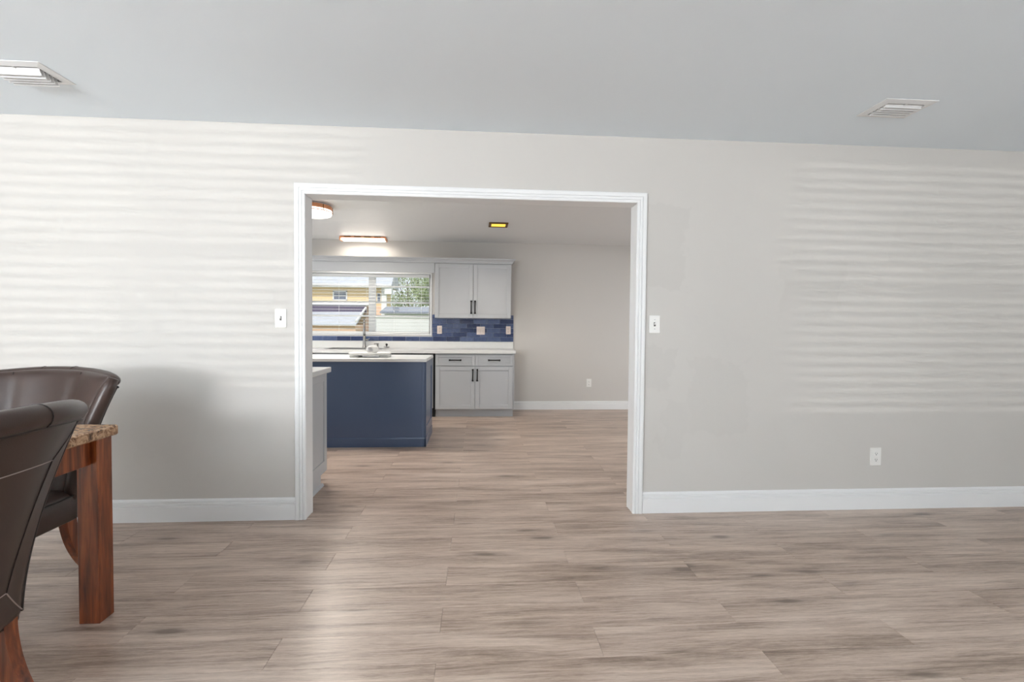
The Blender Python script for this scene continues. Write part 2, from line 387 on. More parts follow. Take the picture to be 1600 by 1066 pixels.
# ------------------------------------------------------------------ blinds
def blind(label, x0, x1, z0, z1, y, pitch, depth, tilt, group=None):
    r = thing('window_blind', label, 'blind', ((x0 + x1) / 2, y, z0), group)
    MB().box(x0, x1, y - .025, y + .025, z1 - .04, z1, .003).build('headrail', M['blind'], r)
    MB().box(x0, x1, y - depth / 2, y + depth / 2, z0, z0 + .018, .003).build('bottom_rail', M['blind'], r)
    n = int((z1 - .05 - z0 - .03) / pitch); dy = depth / 2 * math.cos(tilt); dz = depth / 2 * math.sin(tilt)
    me = None
    for i in range(n):
        z = z0 + .03 + pitch * (i + .6)
        if me is None:
            q = [(-dy, -dz), (0, .002), (dy, dz), (dy, dz + .0028), (0, .0048), (-dy, -dz + .0028)]
            mb = MB().loft([[(xx, a, b) for a, b in q] for xx in (x0 + .005 - (x0 + x1) / 2, x1 - .005 - (x0 + x1) / 2)])
            me = mb.mesh('slat'); me.materials.append(M['blind'])
        o = bpy.data.objects.new('slat', me); C.objects.link(o); o.parent = r; o.location = (0, 0, z - z0)
    k = 0
    for xx in [x0 + .12 + i * (x1 - x0 - .24) / 4 for i in range(5)]:
        MB().tube([(xx, y - depth / 2 - .002, z0 + .01), (xx, y - depth / 2 - .002, z1 - .03)], .0022, 6).build('ladder_cord', M['blind'], r)
    return r
blind('white horizontal slat blind hanging in the kitchen window over the sink', WX0 + .012, WX1 - .012, WZ0 + .006, WZ1 - .006, D2 + .045, .0465, .046, .04)
for (a, b), nm in zip(RW, ('dining table', 'blank right wall')):
    for j in (0, 1):
        w2 = (b - a) / 2
        blind('white slat blind on the %s half of the rear window facing the %s' % ((('corner', 'centre') if nm[0] == 'd' else ('centre', 'corner'))[j], nm), a + w2 * j + .03, a + w2 * (j + 1) - .03, .905, 2.095, YR - .045, .046, .046, .5, 'rear window blinds')

# ------------------------------------------------------------------ cabinets
def shaker(mb, x0, x1, z0, z1, y, fw=.055, th=.02):
    mb.box(x0, x1, y - th + .009, y, z0, z1)
    for a in ((x0, x0 + fw, z0, z1), (x1 - fw, x1, z0, z1), (x0 + fw, x1 - fw, z0, z0 + fw), (x0 + fw, x1 - fw, z1 - fw, z1)):
        mb.box(a[0], a[1], y - th, y - .002, a[2], a[3], .0025)
    return mb
def pull(parent, a, b):
    a, b = Vector(a), Vector(b); d = Vector((0, .028, 0)); e = (b - a).normalized() * .012
    MB().tube([a - d, b - d], .0085, 8).tube([a + e - d, a + e], .008, 8).tube([b - e - d, b - e], .008, 8).tube([a - d - e * .2, a - d + e * 1.4], .012, 8).tube([b - d - e * 1.4, b - d + e * .2], .012, 8).build('handle', M['black'], parent, True)
def upper(label, x0, x1, x_open=True):
    yf = 6.715; z0, z1 = 1.333, 2.092; mid = (x0 + x1) / 2
    r = thing('wall_cabinet', label, 'cabinet', (mid, 6.87, z0))
    MB().box(x0, x1, yf, D2 - .002, z0, z1, .002).build('body', M['cab'], r)
    for s, (a, b) in ((-1, (x0 + .004, mid - .0025)), (1, (mid + .0025, x1 - .004))):
        d = shaker(MB(), a, b, z0 + .004, z1 - .012, yf - .001).build('door', M['cab'], r)
        hx = mid + s * .026
        pull(d, (hx, yf - .02, 1.395), (hx, yf - .02, 1.575))
    return r
upper('white shaker wall cabinet with two black handles, right of the kitchen window', -.609, .45)
upper('white shaker wall cabinet at the far left of the kitchen window', -3.62, -2.62)
m = MB(); pr = [(6.72, 2.090), (6.700, 2.090), (6.693, 2.098), (6.690, 2.112), (6.672, 2.132), (6.655, 2.140), (6.650, 2.156), (6.72, 2.156)]
m.extrude_x(pr, -3.66, .452)
ringA = [(.452, y, z) for y, z in pr]; ringB = [(.452 + max(0, 6.705 - y), y, z) for y, z in pr]
m.loft([ringA, ringB]); pr2 = [(.452 + (6.705 - y) if y < 6.705 else .452, z) for y, z in pr]
m.loft([[(x, yy, z) for x, z in pr2] for yy in (6.72, D2 - .002)])
cr = m.build('crown_molding', M['cab']); tag(cr, 'white crown molding along the tops of the wall cabinets', 'molding')
tag(MB().box(-2.618, -.611, 6.705, 6.725, 1.955, 2.089, .003).build('valance', M['cab']), 'flat white valance board above the kitchen window', 'valance')
YF = 6.435; CT0, CT1 = .857, .902
def base_cab(label, x0, x1, sink=False):
    mid = (x0 + x1) / 2
    r = thing('base_cabinet', label, 'cabinet', (mid, 6.73, 0))
    if sink: MB().box(x0, x1, YF, D2 - .016, .105, .69, .002).box(x0, x1, YF, YF + .018, .69, CT0).box(x0, x0 + .018, YF, D2 - .016, .69, CT0).box(x1 - .018, x1, YF, D2 - .016, .69, CT0).build('body', M['cab'], r)
    else: MB().box(x0, x1, YF, D2 - .016, .105, CT0, .002).build('body', M['cab'], r)
    MB().box(x0 + .002, x1 - .012, YF + .06, YF + .075, 0, .105).build('toe_kick', M['cab'], r)
    MB().box(x0 + .002, x1 - .012, YF + .075, D2 - .016, 0, .104).build('plinth', M['cab'], r)
    for s, (a, b) in ((-1, (x0 + .004, mid - .0025)), (1, (mid + .0025, x1 - .022))):
        dd = shaker(MB(), a, b, .112, .685, YF - .001).build('door', M['cab'], r)
        hx = mid + s * .03; pull(dd, (hx, YF - .02, .49), (hx, YF - .02, .65))
        dr = shaker(MB(), a, b, .694, .842, YF - .001, .036).build('drawer', M['cab'], r)
        cx = (a + b) / 2; pull(dr, (cx - .08, YF - .02, .77), (cx + .08, YF - .02, .77))
    return r
base_cab('white shaker base cabinet with drawers and black handles beside the dishwasher', -.573, .482)
base_cab('white shaker sink cabinet under the kitchen window', -2.16, -1.19, True)
base_cab('white shaker base cabinet left of the sink cabinet', -3.2, -2.165)
# dishwasher
r = thing('dishwasher', 'stainless dishwasher with black edges beside the white base cabinet', 'dishwasher', (-.88, 6.7, 0))
MB().box(-1.183, -.58, YF + .03, D2 - .03, .1, .85).build('tub', M['gapblack'], r)
MB().box(-1.17, -.60, YF - .02, YF + .028, .125, .82, .004).build('door', M['steel'], r)
MB().box(-1.183, -.58, YF - .006, YF + .028, .822, .852, .002).build('control_strip', M['gapblack'], r)
MB().box(-1.183, -.58, YF + .04, YF + .06, 0, .1).build('toe_kick', M['gapblack'], r)
# counter with sink cut-out
SX0, SX1, SY0, SY1 = -2.02, -1.30, 6.50, 6.86
m = MB().box(-3.3, SX0, 6.385, D2 - .002, CT0, CT1, .004).box(SX1, .498, 6.385, D2 - .002, CT0, CT1, .004).box(SX0, SX1, 6.385, SY0, CT0, CT1).box(SX0, SX1, SY1, D2 - .002, CT0, CT1)
r = thing('countertop', 'white quartz worktop with upstand along the kitchen window wall', 'countertop', (-1.4, 6.7, CT0))
m.build('slab', M['quartz'], r)
MB().box(-3.3, .507, D2 - .022, D2 - .002, CT1, .998, .002).build('upstand', M['quartz'], r)
r = thing('kitchen_sink', 'stainless drop-in sink set into the white worktop', 'sink', ((SX0 + SX1) / 2, 6.68, .7))
s_ = MB(); b = .018
s_.box(SX0, SX1, SY0, SY0 + .006, .70, CT1).box(SX0, SX1, SY1 - .006, SY1, .70, CT1).box(SX0, SX0 + .006, SY0, SY1, .70, CT1).box(SX1 - .006, SX1, SY0, SY1, .70, CT1).box(SX0, SX1, SY0, SY1, .70, .706)
s_.build('bowl', M['steel'], r)
MB().box(SX0 - b, SX1 + b, SY0 - b, SY0, CT1, CT1 + .006, .002).box(SX0 - b, SX1 + b, SY1, SY1 + b, CT1, CT1 + .006, .002).box(SX0 - b, SX0, SY0, SY1, CT1, CT1 + .006, .002).box(SX1, SX1 + b, SY0, SY1, CT1, CT1 + .006, .002).build('rim', M['steel'], r)
MB().lathe([(.04, .706), (.04, .709), (.02, .708)], ((SX0 + SX1) / 2, 6.68, 0)).build('drain', M['black'], r)
# faucet
fx, fy = -1.615, 6.925
r = thing('kitchen_faucet', 'tall brushed nickel gooseneck faucet with pull-down sprayer', 'faucet', (fx, fy, CT1))
MB().lathe([(.030, 0), (.030, .012), (.024, .02), (.021, .10), (.019, .17)], (fx, fy, CT1)).build('base', M['faucet'], r, True)
pts = [(fx, fy, CT1 + .16), (fx, fy, CT1 + .30)]
for i in range(13):
    a = math.pi * i / 12; pts.append((fx + .018 * (1 - math.cos(a)), fy - .085 * (1 - math.cos(a)), CT1 + .31 + .085 * math.sin(a)))
pts.append((fx + .038, fy - .17, CT1 + .27))
MB().tube(pts, .0125, 10).build('spout', M['faucet'], r, True)
MB().lathe([(.013, .05), (.017, .04), (.019, -.03), (.017, -.05)], (fx + .038, fy - .17, CT1 + .235)).build('spray_head', M['faucet'], r, True)
MB().tube([(fx + .015, fy, CT1 + .11), (fx + .05, fy, CT1 + .115)], .014, 8).tube([(fx + .045, fy, CT1 + .115), (fx + .075, fy - .02, CT1 + .135)], .007, 8).build('lever', M['faucet'], r, True)
r = thing('soap_dispenser', 'short brushed nickel soap pump beside the faucet', 'soap dispenser', (-1.43, 6.93, CT1))
MB().lathe([(.02, 0), (.02, .008), (.012, .014), (.012, .05), (.016, .055), (.016, .068)], (-1.43, 6.93, CT1), 14).build('pump', M['faucet'], r, True)
MB().tube([(-1.43, 6.93, CT1 + .06), (-1.465, 6.89, CT1 + .063), (-1.47, 6.885, CT1 + .055)], .006, 8).build('nozzle', M['faucet'], r, True)
r = thing('sink_strainer', 'small steel strainer with black knob on the worktop by the soap pump', 'strainer', (-1.305, 6.93, CT1))
MB().lathe([(.028, 0), (.04, .012), (.044, .016), (.042, .02), (.026, .008)], (-1.305, 6.93, CT1), 18).build('basket', M['steel'], r, True)
MB().lathe([(.008, .008), (.006, .03), (.016, .045), (.016, .055), (.008, .064)], (-1.305, 6.93, CT1), 14).build('knob', M['black'], r, True)
# tiles
ts = thing('tile_backsplash', 'glazed blue subway tile backsplash with pale grout above the worktop', 'backsplash', (-1.3, D2 - .006, 1.0))
MB().box(-.672, .507, D2 - .006, D2 - .001, .999, 1.386).box(-3.3, -.672, D2 - .006, D2 - .001, .999, 1.069).build('grout_bed', M['grout'], ts)
TW, TH = .1945, .0645
for row in range(6):
    x1 = .507
    z0 = 1.0005 + row * TH; first = True
    lim = -3.3 if row == 0 else -.672
    while x1 > lim + .01:
        w_ = TW / 2 if (first and row % 2) else TW; first = False
        x0 = max(x1 - w_, lim)
        MB().box(x0 + .0016, x1 - .0016, D2 - .014 - random.random() * .0015, D2 - .005, z0 + .0016, z0 + TH - .0016, .0015).build('tile', M['tile'], ts)
        x1 = x0
# ------------------------------------------------------------------ peninsula run behind the opening wall
r = thing('base_cabinet', 'white base cabinet with shaker end panel behind the left jamb', 'cabinet', (-1.9, 3.45, 0))
PX = -1.172
MB().box(-2.9, PX - .02, DB + .022, 3.785, .1, .848, .002).build('body', M['cab'], r)
MB().box(-2.9, PX - .02, DB + .022, 3.70, 0, .099).build('plinth', M['cab'], r)
e = MB(); y0, y1 = DB + .022, 3.80
e.box(PX - .02, PX - .008, y0, y1, .088, .848)
e.box(PX - .02, PX - .004, y0, 3.665, 0, .088)
for a in ((y0, y0 + .06, .088, .848), (y1 - .06, y1, .088, .848), (y0 + .06, y1 - .06, .088, .175), (y0 + .06, y1 - .06, .788, .848)): e.box(PX - .01, PX, a[0], a[1], a[2], a[3], .002)
e.build('end_panel', M['cab'], r)
MB().loft([[(PX - .004, yy, 0), (PX + .012, yy, 0), (PX + .012, yy, .006), (PX + .004, yy, .018), (PX - .004, yy, .022)] for yy in (y0, 3.69)]).build('shoe_molding', M['cab'], r)
for i in range(3):
    a = -2.9 + i * .57
    # doors face the island
    mb = MB(); mb.box(a + .003, a + .567, 3.786, 3.796, .11, .842)
    for q in ((a + .003, a + .058, .11, .842), (a + .512, a + .567, .11, .842), (a + .058, a + .512, .11, .165), (a + .058, a + .512, .787, .842)): mb.box(q[0], q[1], 3.79, 3.806, q[2], q[3], .002)
    dd = mb.build('door', M['cab'], r)
    MB().tube([(a + .5, 3.834, .6), (a + .5, 3.834, .76)], .007, 8).tube([(a + .5, 3.80, .62), (a + .5, 3.834, .62)], .006, 8).tube([(a + .5, 3.80, .74), (a + .5, 3.834, .74)], .006, 8).build('handle', M['black'], dd, True)
tag(MB().box(-2.93, -1.150, DB + .022, 3.842, .849, .889, .004).build('countertop', M['quartz']), 'white quartz worktop on the base cabinet behind the left jamb', 'countertop')
# ------------------------------------------------------------------ island
IX0, IX1, IY0, IY1 = -2.25, -.535, 4.866, 5.50
r = thing('kitchen_island', 'navy blue kitchen island with white quartz top', 'island', (-1.39, 5.18, 0))
MB().box(IX0, IX1, IY0, IY1, 0, .857).build('body', M['blue'], r)
m = MB().box(IX0, IX1 - .002, IY0 - .006, IY0, .094, .857, .001)
m.box(IX1 - .03, IX1 + .002, IY0 - .010, IY0 + .002, .094, .857, .002)
m.build('front_panel', M['blue'], r)
m = MB().box(IX1, IX1 + .005, IY0, IY1, .1, .857)
for a in ((IY0, IY0 + .07, .1, .857), (IY1 - .07, IY1, .1, .857), (IY0 + .07, IY1 - .07, .1, .19), (IY0 + .07, IY1 - .07, .78, .857)): m.box(IX1, IX1 + .011, a[0], a[1], a[2], a[3], .002)
m.build('end_panel', M['blue'], r)
bp = [(0, 0), (.016, 0), (.016, .082), (.012, .094), (0, .096)]
m = MB(); m.loft([[(x, IY0 - d, z) for d, z in bp] for x in (IX0, IX1 + .010)])
m.loft([[(IX1 + d - .002, y, z) for d, z in bp] for y in (IY0 - .016, IY1)])
m.build('base_molding', M['blue'], r)
MB().box(IX0 - .03, IX1 + .018, IY0 - .042, IY1 + .035, .858, .89, .004).build('countertop', M['quartz'], r)
# tray + canister on the island
M['greywhite'] = simple('grey_white_enamel', srgb(214, 214, 212), .4, var=.05, vs_=30)
def rrect(cx, cy, hx, hy, rad, n=6):
    out = []
    for sx, sy, a0 in ((1, 1, 0), (-1, 1, 90), (-1, -1, 180), (1, -1, 270)):
        for i in range(n + 1):
            a = math.radians(a0 + 90 * i / n); out.append((cx + sx * (hx - rad) + rad * math.cos(a), cy + sy * (hy - rad) + rad * math.sin(a)))
    return out
tx, ty, tz = -1.125, 5.10, .89
r = thing('serving_tray', 'grey-white footed serving tray standing on the island', 'tray', (tx, ty, tz))
rings = []
for hx, hy, z in ((.150, .085, .018), (.185, .115, .022), (.203, .130, .036), (.205, .132, .048), (.196, .124, .048), (.18, .11, .034), (.0, .0, .033)):
    rings.append([(x, y, tz + z) for x, y in rrect(tx, ty, max(hx, .03), max(hy, .03), .03 if hx < .01 else .06)])
MB().loft(rings).build('dish', M['greywhite'], r, True)
for sx in (-1, 1):
    MB().loft([[(tx + sx * .15 + x, ty + y, tz + z) for x, y in rrect(0, 0, h, .09, .02)] for h, z in ((.045, 0), (.048, .008), (.052, .024))]).build('foot', M['greywhite'], r, True)
r = thing('roll_canister', 'rounded grey-white canister lying on the serving tray', 'canister', (tx + .02, ty, tz + .034))
cx, cz = tx + .02, tz + .034 + .043
rings = []
for yy, rr in ((-.05, .018), (-.052, .034), (-.045, .042), (.04, .043), (.05, .036), (.052, .01)):
    rings.append([(cx + rr * math.cos(2 * math.pi * k / 20) + yy * .3, ty + yy, cz + rr * math.sin(2 * math.pi * k / 20)) for k in range(20)])
MB().loft(rings).build('body', M['greywhite'], r, True)
MB().loft([[(cx + q * math.cos(2 * math.pi * k / 16) + yy * .3, ty + yy, cz + q * math.sin(2 * math.pi * k / 16)) for k in range(16)] for yy, q in ((-.056, .024), (-.05, .027))]).build('lid', M['steel'], r, True)

# ------------------------------------------------------------------ wall plates
def plate(name, label, cat, x, z, y, mat, kind, w=.07, h=.116, group=None):
    r = thing(name, label, cat, (x, y - .002, z - h / 2), group)
    MB().box(x - w / 2, x + w / 2, y - .006, y, z - h / 2, z + h / 2, .003).build('cover_plate', mat, r)
    if kind == 'outlet':
        for s in (-1, 1):
            q = MB().box(x - .016, x + .016, y - .0085, y - .005, z + s * .021 - .013, z + s * .021 + .013, .003).build('receptacle', mat, r)
            MB().box(x - .008, x - .0055, y - .0092, y - .008, z + s * .021 - .002, z + s * .021 + .007).box(x + .0055, x + .008, y - .0092, y - .008, z + s * .021 - .002, z + s * .021 + .006).box(x - .003, x + .003, y - .0092, y - .008, z + s * .021 - .010, z + s * .021 - .005).build('slot', M['slot'], q)
    elif kind == 'switch':
        MB().box(x - .006, x + .006, y - .0075, y - .005, z - .013, z + .013).build('toggle_slot', M['slot'], r)
        MB().loft([[(x + a * k, y - d, z + zz + b * k) for a, b in ((-.004, -.005), (.004, -.005), (.004, .005), (-.004, .005))] for d, zz, k in ((.006, 0, 1), (.020, .007, .8))]).build('toggle', mat, r)
        for s in (-1, 1): MB().tube([(x, y - .0055, z + s * .03), (x, y - .0075, z + s * .03)], .003, 8).build('screw', M['steel'], r)
    elif kind == 'double':
        for s in (-1, 1): MB().box(x + s * .024 - .016, x + s * .024 + .016, y - .009, y - .005, z - .033, z + .033, .003).build('rocker', mat, r)
    return r
plate('light_switch', 'white toggle light switch on the wall left of the opening', 'light switch', -1.219, 1.255, D, M['plate'], 'switch')
plate('light_switch', 'white toggle light switch on the wall right of the opening', 'light switch', 1.142, 1.24, D, M['plate'], 'switch', .074)
plate('wall_outlet', 'white duplex outlet low on the touched up living room wall', 'outlet', 2.693, .357, D, M['plate'], 'outlet', .08, .122)
plate('wall_outlet', 'white duplex outlet low on the bare kitchen wall', 'outlet', 1.64, .395, D2, M['plate'], 'outlet', .074, .12)
plate('wall_outlet', 'almond outlet on the blue tiles next to the window', 'outlet', -.565, 1.168, D2 - .0145, M['almond'], 'outlet', .07, .118)
plate('light_switch', 'wide almond double switch in the middle of the blue tiles', 'light switch', .03, 1.16, D2 - .0145, M['almond'], 'double', .12, .118)
plate('wall_outlet', 'almond outlet at the bare wall end of the blue tiles', 'outlet', .432, 1.168, D2 - .0145, M['almond'], 'outlet', .07, .118)

# ------------------------------------------------------------------ ceiling vents
def vent(label, x0, x1, y0, y1, drop, nb):
    r = thing('ceiling_vent', label, 'vent', ((x0 + x1) / 2, (y0 + y1) / 2, H))
    b = .036; z = H - .0005
    fr = MB()
    o_ = [(x0, y0), (x1, y0), (x1, y1), (x0, y1)]; i_ = [(x0 + b, y0 + b), (x1 - b, y0 + b), (x1 - b, y1 - b), (x0 + b, y1 - b)]
    for k in range(4):
        k2 = (k + 1) % 4; a, c = o_[k], o_[k2]; d, e = i_[k2], i_[k]
        lo = lambda p, h: (p[0], p[1], z - h)
        fr.add([lo(a, 0), lo(c, 0), lo(d, 0), lo(e, 0), lo(a, .003), lo(c, .003), lo(d, .009), lo(e, .009)], [(0, 1, 2, 3), (4, 5, 6, 7), (0, 1, 5, 4), (2, 3, 7, 6), (1, 2, 6, 5), (0, 3, 7, 4)])
    fr.build('frame', M['vent'], r)
    MB().box(x0 + b, x1 - b, y0 + b, y1 - b, z - .0015, z).build('duct_opening', M['duct'], r)
    xi0, xi1 = x0 + b + .004, x1 - b - .004; L_ = y1 - y0 - 2 * b
    for k in range(nb):
        yb = y0 + b + .016 + (L_ - .02) * k / nb
        dep = drop * (1.0 if k else .9); run = L_ / nb * .42
        pr = [(yb, z - .002), (yb + run * .35, z - dep * .6), (yb + run, z - dep), (yb + run - .002, z - dep - .005), (yb + run + .0045, z - dep - .005), (yb + run + .0045, z - dep), (yb + run * .35 + .002, z - dep * .58), (yb + .002, z - .002)]
        MB().extrude_x(pr, xi0, xi1).build('louver', M['vent'], r)
    MB().tube([((x0 + x1) / 2, y0 + b, z - .008), ((x0 + x1) / 2, y1 - b, z - .008)], .003, 6).build('cross_rib', M['vent'], r)
    return r
vent('white ceiling vent with protruding curved louvers above the dining table', -2.365, -2.072, 2.438, 2.652, .034, 5)
vent('flat white ceiling vent above the bare right wall', 2.144, 2.436, 2.427, 2.64, .014, 5)
# ------------------------------------------------------------------ kitchen lights
LX0, LX1, LY0, LY1 = -1.90, -1.285, 6.72, 6.86
r = thing('linear_ceiling_light', 'linear ceiling light with copper trim glowing above the sink', 'ceiling light', (-1.59, 6.79, 2.385))
MB().box(LX0, LX1, LY0, LY1, 2.418, H - .001, .003).build('trim_frame', M['copper'], r)
MB().box(LX0 + .015, LX1 - .015, LY0 + .008, LY1 - .008, 2.384, 2.417, .012).build('diffuser', M['lamp_white'], r)
for x in (LX0, LX1): MB().box(x - .006, x + .006, LY0 + .002, LY1 - .002, 2.382, 2.43, .003).build('end_cap', M['copper'], r)
for i in range(4): MB().box(LX0 + .06 + i * .135, LX0 + .15 + i * .135, LY0 - .005, LY0 + .001, 2.424, 2.437).build('trim_slot', M['bronze'], r)
r = thing('round_ceiling_light', 'round flush ceiling light with copper bands beside the island', 'ceiling light', (-1.70, 5.06, 2.33))
c_ = (-1.70, 5.06, 0)
MB().lathe([(.17, H - .001), (.17, H - .014)], c_, 40).build('canopy', M['plate'], r, False)
MB().lathe([(.188, H - .014), (.192, H - .016), (.192, H - .052), (.188, H - .054)], c_, 40).build('copper_band', M['copper'], r)
MB().lathe([(.189, H - .0545), (.189, H - .078), (.18, H - .098), (.14, H - .108), (.02, H - .110)], c_, 40).build('diffuser', M['lamp_white'], r, True)
MB().lathe([(.1905, H - .070), (.1925, H - .071), (.1925, H - .077), (.1905, H - .078)], c_, 40).build('lower_band', M['copper'], r)
for a in (-40, 20, 80, 140, 200, 260):
    ca, sa = math.cos(math.radians(a)), math.sin(math.radians(a))
    MB().tube([(c_[0] + .194 * ca, c_[1] + .194 * sa, H - .016), (c_[0] + .194 * ca, c_[1] + .194 * sa, H - .078)], .004, 6).build('clip', M['bronze'], r)
lamp('round_light_glow', 'AREA', (-1.70, 5.06, 2.327), (0, 0, 0), 34, (1, .93, .84), shape='DISK', size=.34)
lamp('linear_light_glow', 'AREA', (-1.59, 6.79, 2.378), (0, 0, 0), 5, (1, .94, .85), shape='RECTANGLE', size=.55, size_y=.12)
r = thing('square_ceiling_light', 'square recessed yellow light with bronze frame in the kitchen ceiling', 'ceiling light', (.225, 5.775, H - .012))
m = MB().box(.112, .34, 5.66, 5.69, H - .014, H - .001, .003).box(.112, .34, 5.86, 5.89, H - .014, H - .001, .003).box(.112, .142, 5.69, 5.86, H - .014, H - .001, .003).box(.31, .34, 5.69, 5.86, H - .014, H - .001, .003)
m.build('frame', M['bronze'], r)
MB().box(.142, .31, 5.69, 5.86, H - .008, H - .001).build('diffuser', M['lamp_yellow'], r)
lamp('square_light_glow', 'SPOT', (.226, 5.775, H - .02), (0, 0, 0), 26, (1, .9, .74), spot_size=2.4, spot_blend=.6, shadow_soft_size=.06)

# ------------------------------------------------------------------ dining table
TX0, TX1, TY0, TY1 = -2.50, -1.490, .42, 2.094
r = thing('dining_table', 'mahogany dining table with brown granite top', 'table', (-1.99, 1.26, 0))
MB().box(TX0, TX1, TY0, TY1, .753, .795, .006).build('table_top', M['granite'], r)
for lx in (TX0 + .03, TX1 - .108):
    for ly in (TY0 + .03, TY1 - .080):
        MB().box(lx, lx + .081, ly, ly + .078, 0, .752, .003).build('leg', M['wood'], r)
m = .055
for a in ((TX1 - .075, TX1 - .052, TY0 + .11, TY1 - .082), (TX0 + .052, TX0 + .075, TY0 + .11, TY1 - .082)): MB().box(a[0], a[1], a[2], a[3], .648, .752, .002).build('apron', M['wood'], r)
for a in (TY0 + .06, TY1 - .06): MB().box(TX0 + .112, TX1 - .11, a - .011, a + .011, .648, .752, .002).build('apron', M['wood'], r)

# ------------------------------------------------------------------ chairs (local: faces -Y, back at +Y)
def cw(v): return .238 + .132 * max(v, 0) ** 2.0
def outer(u, v, inset=0.0):
    zt = .955 + .032 * (1 - u * u); z0 = .335
    return Vector((cw(v) * u, .268 + .20 * v ** 1.15 - (.03 + .11 * v) * u * u - inset, z0 + (zt - z0) * v))
def make_chair(label):
    r = thing('dining_chair', label, 'chair', (0, 0, 0), None, (0, 0, 0))
    NU, NV = 18, 14
    def slab(name, i0, i1, va, vb, us, puff=0.0, sub=1):
        mb = MB(); idx = {}; layers = (i0, (i0 + i1) / 2, i1)
        for L_, ins in enumerate(layers):
            for a in range(NU + 1):
                for b in range(NV + 1):
                    u = us * (-1 + 2 * a / NU); v = va + (vb - va) * b / NV; d = ins
                    if L_ == 2 and puff:
                        e = min(1, (1 - abs(u / us)) * 6) ; seam = min(1, min(abs(abs(u) - .42), 9) / .12)
                        d = ins + puff * (.35 + .65 * e) * (.45 + .55 * seam ** .5)
                    idx[(L_, a, b)] = len(mb.v); mb.v.append(tuple(outer(u, v, d)))
        for a in range(NU):
            for b in range(NV):
                for L_ in (0, 2): mb.f.append((idx[(L_, a, b)], idx[(L_, a + 1, b)], idx[(L_, a + 1, b + 1)], idx[(L_, a, b + 1)]))
        for L_ in (0, 1):
            for a in range(NU):
                for b in (0, NV): mb.f.append((idx[(L_, a, b)], idx[(L_, a + 1, b)], idx[(L_ + 1, a + 1, b)], idx[(L_ + 1, a, b)]))
            for b in range(NV):
                for a in (0, NU): mb.f.append((idx[(L_, a, b)], idx[(L_, a, b + 1)], idx[(L_ + 1, a, b + 1)], idx[(L_ + 1, a, b)]))
        return mb.build(name, M['leather'], r, True, sub)
    slab('back_shell', 0, .03, 0, .93, 1.0)
    slab('back_cushion', .032, .058, .1, 1.0, .93, .034)
    for us in (-.42, .42): MB().tube([tuple(outer(us, .12 + .87 * i / 14, .079)) for i in range(15)], .0022, 6).build('cushion_seam', M['welt'], r)
    # rolled top, its ends turned down a little
    rings = []
    N = 26
    for i in range(N + 1):
        u = -1.0 + 2 * i / N; k = math.sqrt(max(0.0, 1 - abs(u) ** 10)) * .9 + .1 if abs(u) < 1 else .25
        c = outer(u, .965, .022); tx_ = (outer(min(u + .02, 1), .965) - outer(max(u - .02, -1), .965)).normalized()
        nrm = Vector((-tx_.y, tx_.x, 0)).normalized()
        rings.append([tuple(c + nrm * (.036 * k * math.cos(q)) + Vector((0, 0, .034 * k * math.sin(q)))) for q in [2 * math.pi * j / 16 for j in range(16)]])
    top = MB().loft(rings).build('top_roll', M['leather'], r, True)
    for us in (-.2, .2):
        c = outer(us, .965, .022); tx_ = (outer(us + .02, .965) - outer(us - .02, .965)).normalized(); nrm = Vector((-tx_.y, tx_.x, 0)).normalized()
        MB().tube([tuple(c + nrm * (.0365 * math.cos(q)) + Vector((0, 0, .0345 * math.sin(q)))) for q in [2 * math.pi * j / 20 for j in range(21)]], .0016, 6).build('roll_seam', M['welt'], top, True)
    MB().tube([tuple(outer(-1 + 2 * i / 24, .922) + Vector((0, .004, 0))) for i in range(25)], .0055, 8).build('welt', M['welt'], r, True)
    for s in (-1, 1):
        MB().tube([tuple(outer(s * .975, .12 + .875 * i / 12, .052)) for i in range(13)], [.030 if 0 < i < 12 else .022 for i in range(13)], 12).build('side_roll', M['leather'], r, True)
        MB().tube([tuple(outer(s * 1.0, .02 + .90 * i / 16, .004)) for i in range(17)], .0045, 8).build('side_welt', M['welt'], r, True)
        # stitched seams of the outer back: side band and mitres
        MB().tube([tuple(outer(s * .60, .18 + .57 * i / 12) + Vector((0, .0006, 0))) for i in range(13)], .0018, 6).build('seam', M['welt'], r)
        MB().tube([tuple(outer(s * (.60 + .38 * i / 8), .75 + .16 * i / 8) + Vector((0, .0006, 0))) for i in range(9)], .0018, 6).build('seam', M['welt'], r)
        MB().tube([tuple(outer(s * (.60 + .38 * i / 8), .18 - .15 * i / 8) + Vector((0, .0006, 0))) for i in range(9)], .0018, 6).build('seam', M['thread'], r)
    for vv in (.75, .18): MB().tube([tuple(outer(-.6 + 1.2 * i / 14, vv) + Vector((0, .0006, 0))) for i in range(15)], .0016, 6).build('stitching', M['thread'], r)
    # seat
    rings = []
    for z, g in ((.318, .012), (.325, .002), (.40, 0), (.43, .004), (.445, .02), (.458, .06), (.464, .12)):
        rings.append([(x, y, z) for x, y in rrect(0, -.02, .256 - g, .262 - g, max(.012, .05 - g * .3), 6)])
    MB().loft(rings).build('seat', M['leather'], r, True)
    pp = [(x, y, .432) for x, y in rrect(0, -.02, .254, .260, .05, 6)]; pp.append(pp[0])
    MB().tube(pp, .0045, 8).build('seat_welt', M['welt'], r, True)
